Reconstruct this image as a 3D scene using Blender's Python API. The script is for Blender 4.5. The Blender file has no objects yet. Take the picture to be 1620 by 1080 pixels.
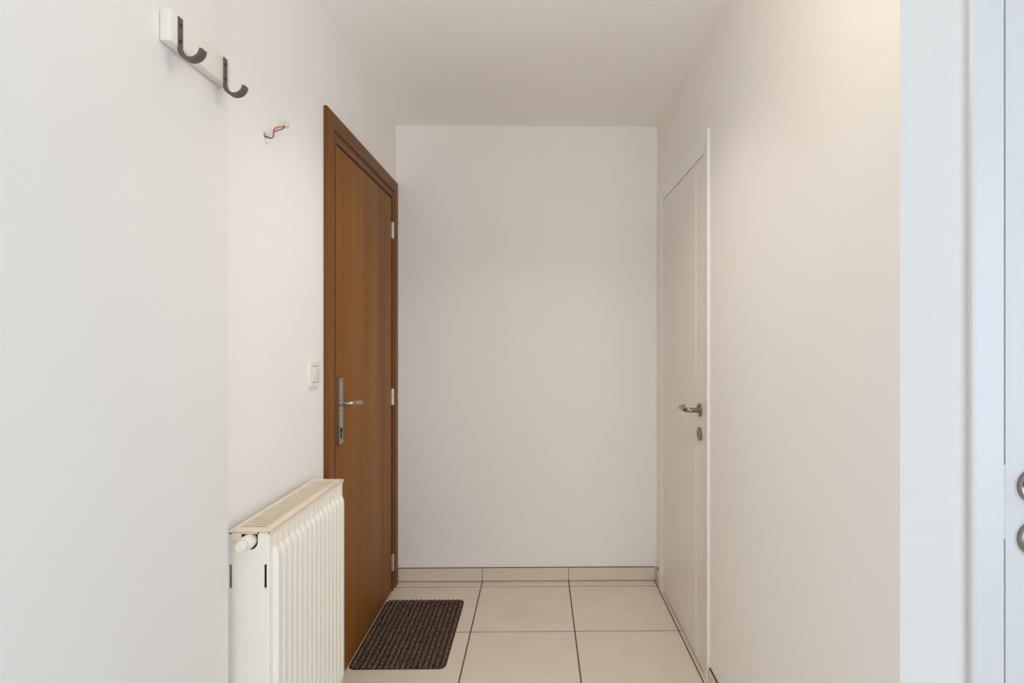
import bpy, bmesh, math, random
from mathutils import Vector, Matrix
from mathutils.geometry import tessellate_polygon
random.seed(7)
C = bpy.context.scene.collection
PI = math.pi

# ------------------------------------------------------------------ materials
def srgb(r, g, b):
    f = lambda c: (c/255)/12.92 if c/255 <= .04045 else ((c/255+.055)/1.055)**2.4
    return (f(r), f(g), f(b), 1)

def mat(name, col, rough=.5, metal=0., bump=0., bscale=200., var=0., vscale=3., spec=.5, coat=0.):
    m = bpy.data.materials.new(name); m.use_nodes = True
    nt = m.node_tree; b = nt.nodes['Principled BSDF']
    b.inputs['Base Color'].default_value = col
    b.inputs['Roughness'].default_value = rough
    b.inputs['Metallic'].default_value = metal
    b.inputs['Specular IOR Level'].default_value = spec
    b.inputs['Coat Weight'].default_value = coat
    tc = nt.nodes.new('ShaderNodeTexCoord')
    if bump:
        n = nt.nodes.new('ShaderNodeTexNoise'); n.inputs['Scale'].default_value = bscale; n.inputs['Detail'].default_value = 4
        nt.links.new(tc.outputs['Object'], n.inputs['Vector'])
        bp = nt.nodes.new('ShaderNodeBump'); bp.inputs['Strength'].default_value = bump; bp.inputs['Distance'].default_value = .002
        nt.links.new(n.outputs['Fac'], bp.inputs['Height']); nt.links.new(bp.outputs['Normal'], b.inputs['Normal'])
    if var:
        n2 = nt.nodes.new('ShaderNodeTexNoise'); n2.inputs['Scale'].default_value = vscale; n2.inputs['Detail'].default_value = 5
        nt.links.new(tc.outputs['Object'], n2.inputs['Vector'])
        r = nt.nodes.new('ShaderNodeValToRGB')
        r.color_ramp.elements[0].position = .3; r.color_ramp.elements[1].position = .7
        r.color_ramp.elements[0].color = (col[0]*(1-var), col[1]*(1-var), col[2]*(1-var*1.2), 1)
        r.color_ramp.elements[1].color = (min(1, col[0]*(1+var)), min(1, col[1]*(1+var)), min(1, col[2]*(1+var)), 1)
        nt.links.new(n2.outputs['Fac'], r.inputs['Fac']); nt.links.new(r.outputs['Color'], b.inputs['Base Color'])
    return m

def wood(name, c0, c1, c2, axis_scale, rough=.45):
    m = bpy.data.materials.new(name); m.use_nodes = True
    nt = m.node_tree; b = nt.nodes['Principled BSDF']; L = nt.links.new
    tc = nt.nodes.new('ShaderNodeTexCoord')
    mp = nt.nodes.new('ShaderNodeMapping'); mp.inputs['Scale'].default_value = axis_scale
    L(tc.outputs['Object'], mp.inputs['Vector'])
    n = nt.nodes.new('ShaderNodeTexNoise'); n.inputs['Scale'].default_value = 1; n.inputs['Detail'].default_value = 6
    n.inputs['Distortion'].default_value = .6
    L(mp.outputs['Vector'], n.inputs['Vector'])
    n2 = nt.nodes.new('ShaderNodeTexNoise'); n2.inputs['Scale'].default_value = 7; n2.inputs['Detail'].default_value = 3
    L(mp.outputs['Vector'], n2.inputs['Vector'])
    mx = nt.nodes.new('ShaderNodeMath'); mx.operation = 'MULTIPLY_ADD'; mx.inputs[1].default_value = .3
    L(n2.outputs['Fac'], mx.inputs[0]); L(n.outputs['Fac'], mx.inputs[2])
    r = nt.nodes.new('ShaderNodeValToRGB'); e = r.color_ramp.elements
    e[0].position = .45; e[0].color = c0; e[1].position = .88; e[1].color = c2
    k = e.new(.66); k.color = c1
    L(mx.outputs[0], r.inputs['Fac']); L(r.outputs['Color'], b.inputs['Base Color'])
    b.inputs['Roughness'].default_value = rough; b.inputs['Specular IOR Level'].default_value = .22
    bp = nt.nodes.new('ShaderNodeBump'); bp.inputs['Strength'].default_value = .08; bp.inputs['Distance'].default_value = .001
    L(n2.outputs['Fac'], bp.inputs['Height']); L(bp.outputs['Normal'], b.inputs['Normal'])
    return m

M = {}
M['wall'] = mat('wall_plaster', srgb(241, 238, 234), .85, bump=.12, bscale=90, var=.012, vscale=1.6, spec=.3)
M['wall_room'] = mat('cool_white_plaster', srgb(238, 236, 234), .85, bump=.12, bscale=90, var=.012, vscale=1.6, spec=.3)
M['wall_facing'] = mat('darkened_wall_plaster', srgb(214, 211, 207), .85, bump=.12, bscale=90, var=.012, vscale=1.6, spec=.3)  # white plaster darkened to offset excess light on the facing wall
M['ceiling'] = mat('ceiling_plaster', srgb(246, 244, 241), .9, bump=.12, bscale=70, spec=.2)
M['white_paint'] = mat('white_satin_paint', srgb(232, 228, 222), .28, bump=.03, bscale=60)
M['frame_paint'] = mat('white_frame_paint', srgb(239, 236, 232), .35)
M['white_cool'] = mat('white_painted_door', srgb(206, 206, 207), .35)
M['rad'] = mat('radiator_enamel', srgb(238, 232, 220), .32)
M['rad_cream'] = mat('yellowed_enamel', srgb(232, 216, 194), .4, var=.02, vscale=12)
M['plastic'] = mat('white_plastic', srgb(232, 226, 216), .35)
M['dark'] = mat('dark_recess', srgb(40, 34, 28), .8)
M['iron'] = mat('dark_brown_iron', srgb(98, 91, 84), .5, metal=.2, bump=.15, bscale=300)
M['steel'] = mat('brushed_steel', srgb(176, 170, 160), .32, metal=1)
M['nickel'] = mat('polished_nickel', srgb(150, 142, 130), .16, metal=1)
M['satin'] = mat('satin_metal', srgb(205, 206, 206), .5, metal=.7)
M['hinge'] = mat('zinc_hinge', srgb(215, 205, 195), .35, metal=.8)
M['tile'] = mat('beige_floor_tile', srgb(224, 213, 198), .34, var=.035, vscale=7, bump=.04, bscale=30)
M['skirt'] = mat('beige_skirting_tile', srgb(218, 206, 190), .4, var=.03, vscale=9)
M['grout'] = mat('dark_grout', srgb(74, 58, 44), .9)
M['red'] = mat('red_insulation', srgb(196, 36, 48), .4)
M['grey'] = mat('grey_insulation', srgb(92, 92, 98), .4)
M['connector'] = mat('ivory_connector', srgb(222, 216, 192), .4)
M['wood'] = wood('oak_veneer', srgb(124, 78, 28), srgb(138, 90, 34), srgb(150, 101, 44), (3, 9, .35), .55)
M['wood_frame'] = wood('oak_frame', srgb(100, 58, 18), srgb(116, 70, 24), srgb(134, 86, 36), (22, 22, .6))
M['wood_rail'] = wood('oak_frame_head', srgb(98, 58, 20), srgb(112, 69, 26), srgb(126, 81, 36), (22, .6, 22))
M['mat_base'] = mat('mat_rubber', srgb(18, 14, 12), .9)

def mat_pile():
    m = bpy.data.materials.new('flecked_mat_pile'); m.use_nodes = True
    nt = m.node_tree; b = nt.nodes['Principled BSDF']; L = nt.links.new
    tc = nt.nodes.new('ShaderNodeTexCoord')
    n = nt.nodes.new('ShaderNodeTexNoise'); n.inputs['Scale'].default_value = 240; n.inputs['Detail'].default_value = 3
    L(tc.outputs['Object'], n.inputs['Vector'])
    r = nt.nodes.new('ShaderNodeValToRGB'); e = r.color_ramp.elements
    e[0].position = .38; e[0].color = srgb(22, 17, 14); e[1].position = .66; e[1].color = srgb(178, 154, 130)
    k = e.new(.5); k.color = srgb(84, 68, 57)
    L(n.outputs['Fac'], r.inputs['Fac']); L(r.outputs['Color'], b.inputs['Base Color'])
    b.inputs['Roughness'].default_value = .95; b.inputs['Specular IOR Level'].default_value = .1
    bp = nt.nodes.new('ShaderNodeBump'); bp.inputs['Strength'].default_value = .8; bp.inputs['Distance'].default_value = .004
    L(n.outputs['Fac'], bp.inputs['Height']); L(bp.outputs['Normal'], b.inputs['Normal'])
    return m
M['pile'] = mat_pile()

# ------------------------------------------------------------------ mesh helpers
def box(bm, lo, hi, bev=0., seg=2, mi=0):
    r = bmesh.ops.create_cube(bm, size=1)
    vs = r['verts']
    s = [hi[i]-lo[i] for i in range(3)]
    for v in vs:
        v.co = Vector([lo[i] + (v.co[i]+.5)*s[i] for i in range(3)])
    fs = list({f for v in vs for f in v.link_faces})
    for f in fs: f.material_index = mi
    if bev:
        es = list({e for v in vs for e in v.link_edges})
        bmesh.ops.bevel(bm, geom=es, offset=bev, segments=seg, affect='EDGES', profile=.5)

def obj(name, bm, m, parent=None, smooth=True, angle=35):
    bmesh.ops.recalc_face_normals(bm, faces=bm.faces)
    me = bpy.data.meshes.new(name); bm.to_mesh(me); bm.free()
    for mm in (m if isinstance(m, (list, tuple)) else [m]): me.materials.append(mm)
    if smooth:
        me.polygons.foreach_set('use_smooth', [True]*len(me.polygons))
        me.set_sharp_from_angle(angle=math.radians(angle))
    o = bpy.data.objects.new(name, me); C.objects.link(o)
    if parent:
        o.parent = parent
        w = Vector((0, 0, 0)); p = parent
        while p: w += p.location; p = p.parent
        o.location = -w
    return o

def boxo(name, lo, hi, m, parent=None, bev=0.):
    bm = bmesh.new(); box(bm, lo, hi, bev); return obj(name, bm, m, parent)

def thing(name, label, cat, loc, group=None, kind=None):
    o = bpy.data.objects.new(name, None); C.objects.link(o); o.location = loc; o.empty_display_size = .1
    tag(o, label, cat, group, kind); return o

def tag(o, label, cat, group=None, kind=None):
    o['label'] = label; o['category'] = cat
    if group: o['group'] = group
    if kind: o['kind'] = kind
    return o

def struct(o, label=None, cat=None):
    o['kind'] = 'structure'
    if label: o['label'] = label
    if cat: o['category'] = cat
    return o

def frame_of(d):
    d = d.normalized()
    a = Vector((0, 0, 1)) if abs(d.z) < .9 else Vector((1, 0, 0))
    u = d.cross(a).normalized(); return u, d.cross(u).normalized()

def tube(bm, pts, rad, n=12, cap=True):
    pts = [Vector(p) for p in pts]; rs = rad if isinstance(rad, (list, tuple)) else [rad]*len(pts)
    u = None; rings = []
    for i, p in enumerate(pts):
        d = (pts[min(i+1, len(pts)-1)] - pts[max(i-1, 0)]).normalized()
        if u is None: u, _ = frame_of(d)
        u = (u - d*u.dot(d)).normalized(); w = d.cross(u)
        rings.append([bm.verts.new(p + (u*math.cos(2*PI*k/n) + w*math.sin(2*PI*k/n))*rs[i]) for k in range(n)])
    for a, b in zip(rings, rings[1:]):
        for k in range(n): bm.faces.new((a[k], a[(k+1) % n], b[(k+1) % n], b[k]))
    if cap: bm.faces.new(rings[0][::-1]); bm.faces.new(rings[-1])

def smoothpath(pts, n=6):
    P = [Vector(p) for p in pts]; out = []
    for i in range(len(P)-1):
        p0, p1, p2, p3 = P[max(i-1, 0)], P[i], P[i+1], P[min(i+2, len(P)-1)]
        for k in range(n):
            t = k/n
            out.append(.5*((2*p1)+(p2-p0)*t+(2*p0-5*p1+4*p2-p3)*t*t+(3*p1-p0-3*p2+p3)*t**3))
    out.append(P[-1]); return out

def lathe(bm, origin, axis, prof, n=24):
    """prof: (distance along axis, radius)"""
    o = Vector(origin); d = Vector(axis).normalized(); u, w = frame_of(d); rings = []
    for h, r in prof:
        rings.append([bm.verts.new(o + d*h + (u*math.cos(2*PI*k/n)+w*math.sin(2*PI*k/n))*max(r, 1e-5)) for k in range(n)])
    for a, b in zip(rings, rings[1:]):
        for k in range(n): bm.faces.new((a[k], a[(k+1) % n], b[(k+1) % n], b[k]))
    bm.faces.new(rings[0][::-1]); bm.faces.new(rings[-1])

def plate(bm, outer, holes, fmap, t, mi=0):
    """flat plate with holes; fmap(a,b,depth) -> world, thickness t"""
    loops = [outer] + list(holes)
    flat = [p for l in loops for p in l]
    tris = tessellate_polygon([[Vector((p[0], p[1], 0)) for p in l] for l in loops])
    front = [bm.verts.new(fmap(p[0], p[1], 0)) for p in flat]
    back = [bm.verts.new(fmap(p[0], p[1], t)) for p in flat]
    def area(tr):
        a, b, c = (flat[i] for i in tr)
        return (b[0]-a[0])*(c[1]-a[1]) - (c[0]-a[0])*(b[1]-a[1])
    for tr in tris:
        if len(set(tr)) < 3 or abs(area(tr)) < 1e-12: continue
        if area(tr) < 0: tr = tuple(reversed(tr))
        try:
            bm.faces.new([front[i] for i in tr]); bm.faces.new([back[i] for i in reversed(tr)])
        except ValueError: pass
    k = 0
    for l in loops:
        n = len(l)
        for i in range(n):
            a, b = k+i, k+(i+1) % n
            bm.faces.new((front[a], front[b], back[b], back[a]))
        k += n
    for f in bm.faces: f.material_index = mi

def rect(a0, a1, b0, b1): return [(a0, b0), (a1, b0), (a1, b1), (a0, b1)]
def rrect(a0, a1, b0, b1, r, n=5):
    out = []
    for cx, cy, s in ((a1-r, b0+r, -PI/2), (a1-r, b1-r, 0), (a0+r, b1-r, PI/2), (a0+r, b0+r, PI)):
        for k in range(n+1):
            t = s + PI/2*k/n; out.append((cx+r*math.cos(t), cy+r*math.sin(t)))
    return out

def door_frame(prof, a0, a1, zt, fmap, part):
    """prof = closed (u outward, v proud) polygon; part in left/top/right -> bmesh of that mitred member"""
    st = [lambda u: (a0-u, 0.), lambda u: (a0-u, zt+u), lambda u: (a1+u, zt+u), lambda u: (a1+u, 0.)]
    i = {'left': 0, 'top': 1, 'right': 2}[part]
    bm = bmesh.new()
    A = [bm.verts.new(fmap(*st[i](u), v)) for u, v in prof]
    B = [bm.verts.new(fmap(*st[i+1](u), v)) for u, v in prof]
    n = len(prof)
    for k in range(n): bm.faces.new((A[k], A[(k+1) % n], B[(k+1) % n], B[k]))
    bm.faces.new(A[::-1]); bm.faces.new(B)
    return bm

# ------------------------------------------------------------------ main dimensions (metres)
XL, XR, XN = -.7675, .642, -.72          # hall left wall, hall right wall, nearer left wall
YB, YN, YF = 3.157, 1.369, 1.0297        # back wall, end of near left wall, wall facing the camera
ZC = 2.452

# ------------------------------------------------------------------ setting
# floor: tiles over a grout bed
bm = bmesh.new()
box(bm, (-1.0, -5.5, -.12), (2.4, 3.35, -.0007), mi=1)
tx, ty, g = .4645, .4755, .0026
xs = [-.303 + tx*k for k in range(-2, 6)]; ys = [3.081 - ty*k for k in range(-1, 18)][::-1]
for x0, x1 in zip(xs, xs[1:]):
    for y0, y1 in zip(ys, ys[1:]):
        box(bm, (x0+g, y0+g, -.03), (x1-g, y1-g, 0), .0006, 1, 0)
struct(obj('floor', bm, [M['tile'], M['grout']]), 'beige square ceramic tile floor with dark grout lines', 'floor')

# ceiling (rises a little towards the near left corner)
bm = bmesh.new()
def zc(x, y): return ZC + .0225*(YB-max(y, 0))*max(0, min(1, (XR-x)/(XR-XL)))
for ya, yb in ((-5.5, 0), (0, 1.6), (1.6, 3.3)):
    for xa, xb in ((-1.0, XL), (XL, 0), (0, XR), (XR, 2.4)):
        lo = [bm.verts.new((x, y, zc(x, y))) for x, y in ((xa, ya), (xb, ya), (xb, yb), (xa, yb))]
        hi = [bm.verts.new((v.co.x, v.co.y, 2.75)) for v in lo]
        bm.faces.new(lo); bm.faces.new(hi)
        for k in range(4): bm.faces.new((lo[k], lo[(k+1) % 4], hi[(k+1) % 4], hi[k]))
bmesh.ops.remove_doubles(bm, verts=bm.verts, dist=1e-5)
struct(obj('ceiling', bm, M['ceiling']), 'plain white plaster ceiling of the hall', 'ceiling')

# hall left wall with the wooden door's opening and the broken-out cable hole
D1a, D1b, D1t = 2.186, 3.036, 2.034
hole = [(1.652+.009*math.cos(t)*(1+.25*math.sin(3*t)), 1.869+.013*math.sin(t)*(1+.2*math.cos(5*t))) for t in [2*PI*k/14 for k in range(14)]]
bm = bmesh.new()
plate(bm, [(YN-.1, 0), (D1a-.03, 0), (D1a-.03, D1t+.03), (D1b+.03, D1t+.03), (D1b+.03, 0), (YB+.12, 0), (YB+.12, 2.6), (YN-.1, 2.6)], [hole],
      lambda a, b, d: (XL-d, a, b), .16)
struct(obj('wall_left', bm, M['wall']), 'white plaster wall around the wooden door', 'wall')
struct(boxo('wall_left_near', (-.95, -5.5, 0), (XN, YN, 2.6), M['wall_room'], bev=.004), 'nearest white wall at the left that carries the coat hooks', 'wall')
struct(boxo('wall_back', (XL-.1, YB, 0), (XR+.1, YB+.12, 2.6), M['wall']), 'white end wall of the hall', 'wall')

# hall right wall with white door opening, its near end turns to face the room
D2a, D2b, D2t = 2.2535, 2.9955, 2.016
bm = bmesh.new()
plate(bm, [(YF, 0), (D2a-.02, 0), (D2a-.02, D2t+.02), (D2b+.02, D2t+.02), (D2b+.02, 0), (YB+.12, 0), (YB+.12, 2.6), (YF, 2.6)], [],
      lambda a, b, d: (XR+d, a, b), .15)
bm.faces.ensure_lookup_table()
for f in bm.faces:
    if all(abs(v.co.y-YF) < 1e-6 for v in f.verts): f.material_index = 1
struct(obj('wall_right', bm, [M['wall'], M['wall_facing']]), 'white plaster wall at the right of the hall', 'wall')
D3a, D3t = .8185, 2.03
bm = bmesh.new()
plate(bm, [(XR+.15, 0), (D3a+.0, 0), (D3a+.0, D3t+.02), (D3a+.84, D3t+.02), (D3a+.84, 0), (2.3, 0), (2.3, 2.6), (XR+.15, 2.6)], [],
      lambda a, b, d: (a, YF+d, b), .14)
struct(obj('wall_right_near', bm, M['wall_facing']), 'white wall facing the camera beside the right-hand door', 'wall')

# skirting tiles
def skirting(name, a0, a1, joints, fmap, label, h=.071):
    bm = bmesh.new()
    def fbox(lo, hi, bev, mi):
        p = [fmap(a, d, z) for a in (lo[0], hi[0]) for d in (lo[1], hi[1]) for z in (lo[2], hi[2])]
        box(bm, [min(q[i] for q in p) for i in range(3)], [max(q[i] for q in p) for i in range(3)], bev, 1, mi)
    fbox((a0, 0, 0), (a1, .0055, h+.0022), 0, 1)
    e = [a0] + joints + [a1]
    for x0, x1 in zip(e, e[1:]): fbox((x0+.0012, 0, .003), (x1-.0012, .0095, h), .0012, 0)
    return struct(obj(name, bm, [M['skirt'], M['grout']]), label, 'skirting')
skirting('baseboard_back', -.755, .628, [-.303, .1615], lambda a, d, z: (a, YB-d, z), 'beige tile skirting along the end wall')
skirting('baseboard_right_corner', 3.068, 3.147, [], lambda a, d, z: (XR-d, a, z), 'short skirting tile in the far right corner beside the white door')
skirting('baseboard_right', 1.0297, 2.176, [1.65], lambda a, d, z: (XR-d, a, z), 'tile skirting on the right wall in front of the white door')

# ------------------------------------------------------------------ wooden door (left)
W = lambda a, z, v: (XL+v, a, z)
d1 = thing('door_1', 'brown wooden entrance door in the left wall', 'door', (XL, (D1a+D1b)/2, 0), kind='structure')
prof = [(0, -.03), (0, .012), (.003, .0135), (.009, .0135), (.014, .0105), (.031, .0105), (.0325, .0075), (.036, .0075), (.0385, .0150), (.043, .0165),
        (.086, .0180), (.094, .0170), (.099, .012), (.099, 0), (.06, 0), (.06, -.03)]
for nm, part in (('frame_post', 'left'), ('frame_head', 'top'), ('frame_post', 'right')):
    obj(nm, door_frame(prof, D1a+.0095, D1b, D1t+.002, W, part), M['wood_rail' if part == 'top' else 'wood_frame'], d1, angle=20)
leaf = boxo('door_leaf', (XL-.035, D1a+.013, .008), (XL+.0115, 3.010, D1t-.009), M['wood'], d1, .0015)
# door stop closes the gap behind the leaf
bm = bmesh.new()
box(bm, (XL-.06, D1a-.02, 0), (XL-.037, D1a+.03, D1t+.02)); box(bm, (XL-.06, 3.0, 0), (XL-.037, D1b+.02, D1t+.02)); box(bm, (XL-.06, D1a-.02, D1t-.02), (XL-.037, D1b+.02, D1t+.02))
obj('door_stop', bm, M['wood_frame'], d1)
boxo('gap_shade_strip', (XL-.030, D1a+.013, D1t-.0085), (XL+.0095, D1b-.004, D1t+.0018), M['dark'], d1)  # added dark strip standing in for shade in the gap above the leaf
fx = XL+.0115
# handle plate
bm = bmesh.new()
plate(bm, rrect(2.202, 2.244, .905, 1.153, .006), [], lambda a, b, d: (fx+.009-d, a, b), .009)
hp = obj('handle_plate', bm, M['steel'], leaf); hp['label'] = 'long brushed steel backplate'
bm = bmesh.new()
cy, cz = 2.2235, .942
plate(bm, [(cy+.006*math.sin(t), cz+.018+.006*math.cos(t)) for t in [2*PI*k/16 for k in range(16)]], [], lambda a, b, d: (fx+.0105-d, a, b), .004)
bm2 = bmesh.new(); lathe(bm2, (fx+.006, cy, cz+.016), (1, 0, 0), [(0, .0085), (.0055, .0085), (.006, .008)], 20)
box(bm2, (fx+.006, cy-.005, cz-.018), (fx+.0115, cy+.005, cz+.012), .002, 2)
bm.free()
obj('lock_cylinder', bm2, M['dark'], leaf)
bm = bmesh.new()
for z in (1.143, 1.030, .914): lathe(bm, (fx+.0085, cy, z), (1, 0, 0), [(0, .0032), (.001, .0032), (.0012, .002)], 12)
obj('plate_screw', bm, M['dark'], leaf)
bm = bmesh.new()
lathe(bm, (fx+.0088, cy, 1.058), (1, 0, 0), [(0, .0115), (.004, .0115), (.006, .0095), (.0065, .008)], 20)
tube(bm, smoothpath([(fx+.010, cy, 1.058), (fx+.030, cy, 1.058), (fx+.046, cy+.004, 1.058), (fx+.053, cy+.018, 1.058), (fx+.054, cy+.05, 1.0555), (fx+.053, cy+.085, 1.0525), (fx+.049, cy+.112, 1.050)]),
     [.0078]*12 + [.0082]*6 + [.0092]*6 + [.0095]*6 + [.0085]*6 + [.006], 16)
obj('lever_handle', bm, M['steel'], leaf)
def hinge(parent, x, y, z0, z1, m, r=.0075):
    bm = bmesh.new(); zm = (z0+z1)/2
    for a, b in ((z0, zm-.001), (zm+.001, z1)):
        lathe(bm, (x, y, a), (0, 0, 1), [(0, r*.8), (.001, r), (b-a-.001, r), (b-a, r*.8)], 16)
    lathe(bm, (x, y, z0-.003), (0, 0, 1), [(0, r*.5), (.001, r*.6), (z1-z0+.005, r*.6), (z1-z0+.006, r*.5)], 12)
    s = 1 if x < 0 else -1
    box(bm, (min(x, x-s*.012), y-.017, z0), (max(x, x-s*.012)-.0 , y-.012, z1))
    obj('hinge', bm, m, parent)
for z0, z1 in ((1.822, 1.903), (.965, 1.047), (.113, .195)): hinge(d1, XL+.0160, 3.0235, z0, z1, M['hinge'])

# ------------------------------------------------------------------ white door (right)
W2 = lambda a, z, v: (XR-v, a, z)
d2 = thing('door_2', 'white flush door with lever handle in the right wall', 'door', (XR, (D2a+D2b)/2, 0), kind='structure')
prof2 = [(0, -.03), (0, .0035), (.003, .0045), (.055, .0075), (.068, .0105), (.0715, .0105), (.0735, .009), (.0735, 0), (.05, 0), (.05, -.03)]
for nm, part in (('frame_post', 'left'), ('frame_head', 'top'), ('frame_post', 'right')):
    obj(nm, door_frame(prof2, D2a+.003, D2b+.001, D2t+.003, W2, part), M['frame_paint'], d2, angle=20)
lx = XR-.002
bm = bmesh.new()
box(bm, (lx, D2a+.006, .011), (XR+.04, D2b-.003, D2t), .0012, 1)
for z0, z1 in ((.02, .868), (1.146, 2.0)):
    box(bm, (lx-.002, 2.367, z0), (lx+.001, 2.3735, z1), .0008, 1)
leaf2 = obj('door_leaf', bm, M['white_paint'], d2)
boxo('bottom_shade_strip', (XR+.012, D2a+.008, .0015), (XR+.03, D2b-.005, .0112), M['dark'], d2)  # dark strip imitates the shade in the gap under this leaf
bm = bmesh.new()
box(bm, (XR+.041, D2a-.015, 0), (XR+.06, D2a+.03, D2t+.015)); box(bm, (XR+.041, D2b-.03, 0), (XR+.06, D2b+.015, D2t+.015)); box(bm, (XR+.041, D2a-.015, D2t-.02), (XR+.06, D2b+.015, D2t+.015))
obj('door_stop', bm, M['white_paint'], d2)
hy = 2.305
bm = bmesh.new(); lathe(bm, (lx, hy, 1.0215), (-1, 0, 0), [(0, .0265), (.007, .0265), (.0092, .0245), (.0095, .022)], 36)
o = obj('handle_rosette', bm, M['nickel'], leaf2); o['label'] = 'round nickel rosette behind the lever'
bm = bmesh.new()
tube(bm, smoothpath([(lx-.008, hy, 1.0205), (lx-.03, hy, 1.0205), (lx-.046, hy+.003, 1.0205), (lx-.056, hy+.018, 1.0205), (lx-.057, hy+.05, 1.0205), (lx-.056, hy+.095, 1.0205), (lx-.047, hy+.113, 1.0205), (lx-.034, hy+.116, 1.0205)]), .0095, 16)
obj('lever_handle', bm, M['nickel'], leaf2)
bm = bmesh.new(); lathe(bm, (lx, hy, .9265), (-1, 0, 0), [(0, .0265), (.007, .0265), (.0092, .0245), (.0095, .022)], 36)
kr = obj('keyhole_rosette', bm, M['nickel'], leaf2); kr['label'] = 'round nickel rosette around the keyhole'
bm = bmesh.new(); lathe(bm, (lx-.0088, hy, .932), (-1, 0, 0), [(0, .006), (.0012, .006)], 16); box(bm, (lx-.0100, hy-.003, .914), (lx-.0088, hy+.003, .934))
obj('keyhole', bm, M['dark'], leaf2)
for z0, z1 in ((1.812, 1.893), (.961, 1.040), (.101, .182)): hinge(d2, XR-.009, 3.006, z0, z1, M['white_paint'], .007)

# ------------------------------------------------------------------ white door facing the camera (right edge of the view)
W3 = lambda a, z, v: (a, YF-v, z)
d3 = thing('door_3', 'white door facing the camera at the right edge', 'door', (D3a+.42, YF, 0), kind='structure')
prof3 = [(0, -.03), (0, .013), (.002, .015), (.050, .015), (.0555, .0125), (.0575, .009), (.0575, 0), (.003, 0), (.003, -.03)]
for nm, part in (('frame_post', 'left'), ('frame_head', 'top'), ('frame_post', 'right')):
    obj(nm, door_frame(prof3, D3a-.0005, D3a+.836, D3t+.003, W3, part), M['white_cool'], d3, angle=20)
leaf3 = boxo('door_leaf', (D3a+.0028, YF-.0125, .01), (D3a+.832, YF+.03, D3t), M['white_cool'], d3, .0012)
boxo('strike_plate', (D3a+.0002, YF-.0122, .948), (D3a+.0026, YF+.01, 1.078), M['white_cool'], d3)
bm = bmesh.new(); box(bm, (D3a-.0, YF+.031, 0), (D3a+.03, YF+.05, D3t+.01)); obj('door_stop', bm, M['dark'], d3)
for nm, z in (('handle_rosette', 1.0405), ('keyhole_rosette', .9485)):
    bm = bmesh.new(); lathe(bm, (.8715, YF-.0125, z), (0, -1, 0), [(0, .0305), (.007, .0305), (.0090, .0285), (.0092, .0255), (.0070, .0245), (.0070, .01)], 40)
    ro = obj(nm, bm, M['nickel'], leaf3)
    bm = bmesh.new(); lathe(bm, (.8715, YF-.0194, z), (0, -1, 0), [(0, .0243), (.0014, .0243), (.0018, .0235), (.0018, .002)], 40)  # added disc, paler metal imitates the lighter reflection inside the rim
    rc = obj('added_reflection_disc', bm, M['satin'], ro); rc['label'] = 'pale satin disc added inside the rim to imitate its reflection'
bm = bmesh.new()
tube(bm, smoothpath([(.8715, YF-.02, 1.0405), (.8715, YF-.05, 1.0405), (.874, YF-.066, 1.0405), (.892, YF-.072, 1.0405), (.94, YF-.073, 1.0405), (.985, YF-.070, 1.0405)]), .0095, 16)
obj('lever_handle', bm, M['steel'], leaf3)
bm = bmesh.new(); lathe(bm, (.8715, YF-.0205, .953), (0, -1, 0), [(0, .006), (.0012, .006)], 16); box(bm, (.8685, YF-.0217, .932), (.8745, YF-.0205, .953))
obj('keyhole', bm, M['dark'], leaf3)

# ------------------------------------------------------------------ radiator
RF, RB, Y0, Y1, Z0, Z1 = -.647, -.745, 1.412, 1.9425, .14, .838
rad = thing('radiator', 'cream panel radiator with fluted front standing off the left wall before the wooden door', 'radiator', ((RF+RB)/2, (Y0+Y1)/2, 0))
# fluted front panel
NF = 15; pitch = (Y1-Y0-.03)/NF
ysamp = [Y0]
def flute(t):   # t in 0..1 over one pitch
    w = abs(t-.5)*2
    if w < .40: return 1.
    if w > .74: return 0.
    s = (w-.40)/.34; return .5+.5*math.cos(PI*s)
cols = [(Y0, -.004, 0), (Y0+.0015, -.0012, 0), (Y0+.005, 0, 0)]
for i in range(NF):
    for k in range(18):
        cols.append((Y0+.015+(i+k/18)*pitch, 0, flute(k/18)))
cols += [(Y1-.015, 0, 0), (Y1-.005, 0, 0), (Y1-.0015, -.0012, 0), (Y1, -.004, 0)]
zr = [(Z0, 0), (Z0+.04, 0), (Z0+.052, .5), (Z0+.065, 1)] + [(Z0+.1+(Z1-.15-Z0-.1)*k/4, 1) for k in range(5)] + [(Z1-.072, 1), (Z1-.062, .93), (Z1-.053, .65), (Z1-.046, .25), (Z1-.041, 0), (Z1-.004, 0)]
bm = bmesh.new(); grid = []
for z, a in zr: grid.append([bm.verts.new((RF + e + .0125*f*a, y, z)) for y, e, f in cols])
gb = [[bm.verts.new((RF-.0055, y, z)) for y in (Y0, Y1)] for z in (Z0, Z1-.004)]
for r0, r1 in zip(grid, grid[1:]):
    for k in range(len(cols)-1): bm.faces.new((r0[k], r0[k+1], r1[k+1], r1[k]))
bm.faces.new([gb[0][0], gb[0][1], gb[1][1], gb[1][0]])
bm.faces.new([gb[0][0]] + [r[0] for r in grid] + [gb[1][0]]); bm.faces.new([gb[0][1]] + [r[-1] for r in grid] + [gb[1][1]])
bm.faces.new([gb[0][0]] + grid[0] + [gb[0][1]]); bm.faces.new([gb[1][0]] + grid[-1] + [gb[1][1]])
obj('front_panel', bm, M['rad'], rad, angle=40)
boxo('back_panel', (RB, Y0+.02, Z0), (RB+.012, Y1-.004, Z1-.006), M['rad'], rad, .002)
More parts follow.
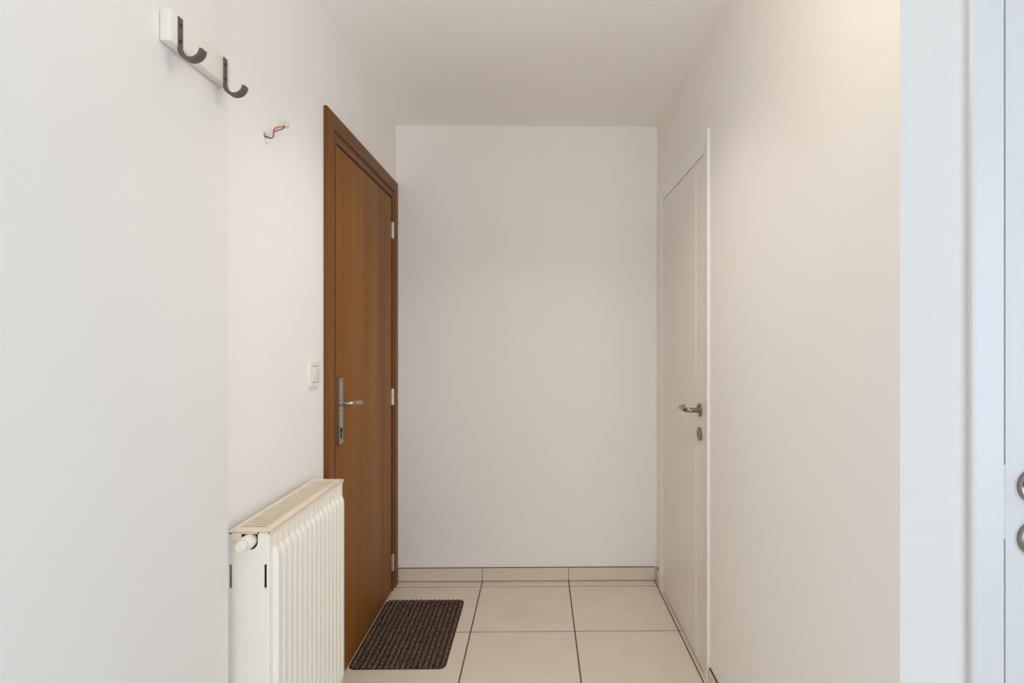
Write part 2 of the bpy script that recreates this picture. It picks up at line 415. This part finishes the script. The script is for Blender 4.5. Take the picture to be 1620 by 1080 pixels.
# convector fins between the panels, coloured dark so the slots look shaded
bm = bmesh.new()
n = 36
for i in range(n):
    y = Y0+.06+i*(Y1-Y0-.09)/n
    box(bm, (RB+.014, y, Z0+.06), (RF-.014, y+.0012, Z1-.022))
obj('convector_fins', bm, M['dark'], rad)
boxo('light_block_plate', (RB+.001, Y0+.014, Z0+.05), (RF-.008, Y0+.016, Z1-.012), M['dark'], rad)  # added to block light behind the end slots and keep them dark
# side covers: near one with valve cut-out and two hanging slots
def slot(c, z0, z1, w=.0055): return rrect(c-w/2, c+w/2, z0, z1, w/2-.0001, 4)
vx = -.6925
cut = [(vx-.0195, Z1-.008), (vx-.0195, .8145)] + [(vx-.0195*math.cos(t), .8145-.0195*math.sin(t)) for t in [PI*k/14 for k in range(1, 14)]] + [(vx+.0195, .8145), (vx+.0195, Z1-.008)]
bm = bmesh.new()
outer = [(RB+.0, Z0), (RF-.0045, Z0), (RF-.0045, Z1-.004), (vx+.0195, Z1-.004)] + cut[::-1][1:-1] + [(vx-.0195, Z1-.004), (RB+.0, Z1-.004)]
plate(bm, outer, [slot(-.7375, .703, .7605), slot(-.6545, .703, .7605)], lambda a, b, d: (a, Y0-.0012+d, b), .0012)
sp = obj('side_cover', bm, M['rad'], rad)
bm = bmesh.new(); plate(bm, rect(RB, RF-.0045, Z0, Z1-.004), [], lambda a, b, d: (a, Y1+d, b), .0012)
obj('side_cover', bm, M['rad'], rad)
# top grille
bm = bmesh.new(); holes = []
ns = 33; p = (Y1-Y0-.055)/ns
for i in range(ns):
    y = Y0+.036+i*p
    holes.append(rrect(-.7335, -.6675, y, y+.0058, .002, 2))
plate(bm, rrect(RB-.001, RF+.002, Y0-.0025, Y1+.0025, .003, 3), holes, lambda a, b, d: (a, b, Z1-d), .0014)
box(bm, (RF+.0005, Y0-.0025, Z1-.009), (RF+.002, Y1+.0025, Z1-.0005)); box(bm, (RB-.001, Y0-.0025, Z1-.0045), (RF+.002, Y0-.001, Z1-.0005))
tg = obj('top_grille', bm, M['rad_cream'], rad); tg['label'] = 'yellowed slotted top grille'
for y in (1.585, 1.755):
    bm = bmesh.new(); box(bm, (-.7425, y-.006, Z1-.004), (-.7345, y+.006, Z1+.0025), .0015, 1); box(bm, (-.7438, y-.0035, Z1-.001), (-.7345, y+.0035, Z1+.0012)); obj('grille_clip', bm, M['rad_cream'], rad)
for x in (-.737, -.671):
    bm = bmesh.new(); lathe(bm, (x, Y0-.0024, Z1-.0032), (0, -1, 0), [(0, .0022), (.0006, .002)], 12); obj('screw', bm, M['dark'], rad)
bm = bmesh.new(); lathe(bm, (-.7335, Y0+.008, Z1-.0002), (0, 0, 1), [(0, .0022), (.0006, .002)], 12); obj('screw', bm, M['dark'], rad)
# thermostatic valve head
bm = bmesh.new()
lathe(bm, (vx, 1.44, .8165), (0, -1, 0), [(0, .011), (.02, .011), (.021, .0155), (.030, .0165), (.034, .0168), (.046, .0172), (.047, .0155), (.049, .0155), (.050, .0163), (.056, .0155), (.0575, .0138), (.060, .0138), (.061, .0142), (.073, .0122), (.0765, .0115), (.078, .009), (.0775, .0085)], 32)
obj('thermostat_valve', bm, M['plastic'], rad)
for y in (1.5, 1.86):
    bm = bmesh.new(); box(bm, (XL+.0005, y-.012, .3), (RB-.0005, y+.012, .33)); obj('wall_bracket', bm, M['rad'], rad)
for y in (1.47, 1.5):
    bm = bmesh.new(); tube(bm, [(RB+.05, y, 0.001), (RB+.05, y, Z0+.02)], .0075, 12); obj('supply_pipe', bm, M['rad'], rad)

# ------------------------------------------------------------------ coat rack
rk = thing('coat_rack', 'white coat rail with two dark iron hooks on the near left wall', 'coat rack', (XN, 1.226, 1.866))
boxo('rail', (XN+.0002, 1.119, 1.866), (XN+.022, 1.3335, 1.926), M['plastic'], rk, .003)
hooks = []
def make_hook(y):
    x0 = XN+.0222; w = .0146; R = .0240
    path = [(0, 1.9235), (0, 1.90), (0, 1.864)]
    cx, cz = R, 1.862
    for k in range(0, 21):
        a = PI + (PI*.93)*k/20
        path.append((cx+R*math.cos(a), cz+R*math.sin(a)*.98))
    path.append((path[-1][0]+.0005, path[-1][1]+.004))
    n = len(path); bm = bmesh.new(); rings = []
    for i, (px, pz) in enumerate(path):
        a = Vector((path[max(i-1, 0)][0], path[max(i-1, 0)][1])); b = Vector((path[min(i+1, n-1)][0], path[min(i+1, n-1)][1]))
        d = (b-a).normalized(); nx, nz = -d.y, d.x      # inner-side normal
        hw = w/2*(.84 if i <= 2 else min(1.22, .9+.08*(i-2)))
        # shallow channel section along the straight strip
        c = .0010; t = .0030 if i <= 2 else min(.0058, .0034+.0006*(i-2))
        sec = [(-hw, 0), (-hw, t), (-hw*.55, t-c), (hw*.55, t-c), (hw, t), (hw, 0)]
        rings.append([bm.verts.new((x0+px+nx*v, y+u, pz+nz*v)) for u, v in sec])
    for r0, r1 in zip(rings, rings[1:]):
        for k in range(6): bm.faces.new((r0[k], r0[(k+1) % 6], r1[(k+1) % 6], r1[k]))
    bm.faces.new(rings[0][::-1]); bm.faces.new(rings[-1])
    h = obj('hook', bm, M['iron'], rk, angle=40)
    for z in (1.909, 1.877):
        bm = bmesh.new(); lathe(bm, (x0+.0012, y, z), (1, 0, 0), [(0, .0036), (.0012, .0034), (.002, .002)], 14)
        obj('screw', bm, M['dark'], h)
make_hook(1.1465); make_hook(1.3095)

# ------------------------------------------------------------------ light switch
sw = thing('light_switch', 'square white rocker light switch beside the wooden door frame', 'light switch', (XL, 1.999, 1.182))
bm = bmesh.new()
plate(bm, rrect(1.958, 2.04, 1.141, 1.223, .004), [rect(1.9705, 2.0275, 1.1535, 1.2105)], lambda a, b, d: (XL+.009-d, a, b), .0088)
obj('switch_frame', bm, M['plastic'], sw)
bm = bmesh.new(); box(bm, (XL+.0003, 1.9712, 1.1552), (XL+.0105, 2.0268, 1.2088), .0015, 2); obj('rocker', bm, M['plastic'], sw)

# ------------------------------------------------------------------ loose cable in the wall
cb = thing('cable_stub', 'loose red and grey wires with white connector poking from a hole in the left wall', 'cable', (XL, 1.652, 1.869))
def wire(name, off, m):
    pts = [(XL-.03, 1.642, 1.872), (XL, 1.646, 1.868), (XL+.008, 1.653, 1.8665), (-.755, 1.665, 1.8685), (-.751, 1.666, 1.875), (-.747, 1.659, 1.885+off[1]*.4),
           (-.744, 1.6605+off[0], 1.893+off[1]), (-.742, 1.676+off[0], 1.902+off[1]), (-.741, 1.702, 1.913+off[1]), (-.741, 1.716, 1.922+off[1]*.6)]
    bm = bmesh.new(); tube(bm, smoothpath(pts), .0017, 8); obj(name, bm, m, cb)
wire('red_wire', (0, .0015), M['red']); wire('grey_wire', (.004, -.005), M['grey'])
bm = bmesh.new()
box(bm, (-.748, 1.714, 1.920), (-.732, 1.733, 1.931), .0012, 1); box(bm, (-.7475, 1.7155, 1.9305), (-.741, 1.7315, 1.939), .001, 1); box(bm, (-.739, 1.7155, 1.9305), (-.7325, 1.7315, 1.939), .001, 1)
obj('connector', bm, M['connector'], cb)
bm = bmesh.new()
tube(bm, [(XL-.02, 1.654, 1.861), (XL+.004, 1.656, 1.859), (XL+.010, 1.659, 1.855)], [.0068, .0070, .006], 14); obj('conduit_end', bm, M['plastic'], cb)

# ------------------------------------------------------------------ doormat
MX0, MX1, MY0, MY1 = -.7535, -.369, 2.312, 2.920
dm = thing('doormat', 'dark brown ribbed doormat on the tiles before the wooden door', 'doormat', ((MX0+MX1)/2, (MY0+MY1)/2, 0))
bm = bmesh.new(); plate(bm, rrect(MX0, MX1, MY0, MY1, .028, 6), [], lambda a, b, d: (a, b, .003-d), .0027); obj('backing', bm, M['mat_base'], dm)
bm = bmesh.new()
NR, K, NY = 17, 9, 240
cxm, hwm, rr = (MX0+MX1)/2, (MX1-MX0)/2-.003, .026
rows = []
for j in range(NY+1):
    y = MY0+.003 + (MY1-MY0-.006)*j/NY
    dy = min(y-MY0-.003, MY1-.003-y)
    lim = hwm if dy >= rr else hwm-rr+math.sqrt(max(0, rr*rr-(rr-dy)**2))
    row = []
    for i in range(NR*K+1):
        t = (i % K)/K; s = abs(t-.5)*2
        h = .0026 + (.0066*math.sqrt(max(0, 1-(s/.62)**2)) if s < .62 else 0)
        x = cxm-hwm + 2*hwm*i/(NR*K)
        cl = abs(x-cxm) > lim
        x = max(cxm-lim, min(cxm+lim, x))
        if cl or j in (0, NY) or i in (0, NR*K): h = .0026
        elif h > .003: h += random.uniform(-.0012, .0012); x += random.uniform(-.0006, .0006)
        row.append(bm.verts.new((x, y+random.uniform(-.0006, .0006), h)))
    rows.append(row)
for r0, r1 in zip(rows, rows[1:]):
    for k in range(NR*K):
        f = bm.faces.new((r0[k], r0[k+1], r1[k+1], r1[k]))
        f.material_index = 1 if max(v.co.z for v in f.verts) < .0045 else 0
obj('ribbed_pile', bm, [M['pile'], M['mat_base']], dm, angle=80)

# ------------------------------------------------------------------ light
def area(name, loc, size, energy, col, rot):
    l = bpy.data.lights.new(name, 'AREA'); l.shape = 'RECTANGLE'; l.size, l.size_y = size; l.energy = energy; l.color = col
    o = bpy.data.objects.new(name, l); C.objects.link(o); o.location = loc; o.rotation_euler = rot; return o
area('daylight_window', (2.3, -1.6, 1.25), (2.8, 2.0), 68, (.66, .83, 1.0), (math.radians(90), 0, math.radians(90)))
area('daylight', (.4, -5.4, 1.0), (2.6, 1.9), 84, (.86, .91, 1.0), (math.radians(90), 0, 0))
def bulb(name, loc, e, col, r):
    l = bpy.data.lights.new(name, 'POINT'); l.energy = e; l.color = col; l.shadow_soft_size = r
    o = bpy.data.objects.new(name, l); C.objects.link(o); o.location = loc
bulb('hall_lamp', (.14, 1.0, 2.08), 4.2, (1, .83, .65), .10)
area('hall_fill_light', (-.06, 1.80, 2.44), (.28, .28), 3.5, (1, .92, .85), (math.radians(6), 0, 0)).data.spread = math.radians(115)  # unseen fill light, added to brighten the floor and back of the hall

w = bpy.data.worlds.new('world'); bpy.context.scene.world = w; w.use_nodes = True
w.node_tree.nodes['Background'].inputs[0].default_value = (.88, .94, 1, 1)
w.node_tree.nodes['Background'].inputs[1].default_value = .12

# ------------------------------------------------------------------ camera
cam = bpy.data.cameras.new('camera'); co = bpy.data.objects.new('camera', cam); C.objects.link(co)
cam.sensor_width = 36; cam.lens = 36*925/1620
cam.shift_x = -(865-810)/1620; cam.shift_y = -(540-538)/1620
co.location = (0, 0, 1.297); co.rotation_euler = (PI/2, 0, -.0139)
cam.clip_start = .01
S = bpy.context.scene; S.camera = co
S.view_settings.view_transform = 'Standard'; S.view_settings.look = 'None'; S.view_settings.gamma = 1; S.view_settings.exposure = .07
S.cycles.max_bounces = 14; S.cycles.diffuse_bounces = 10
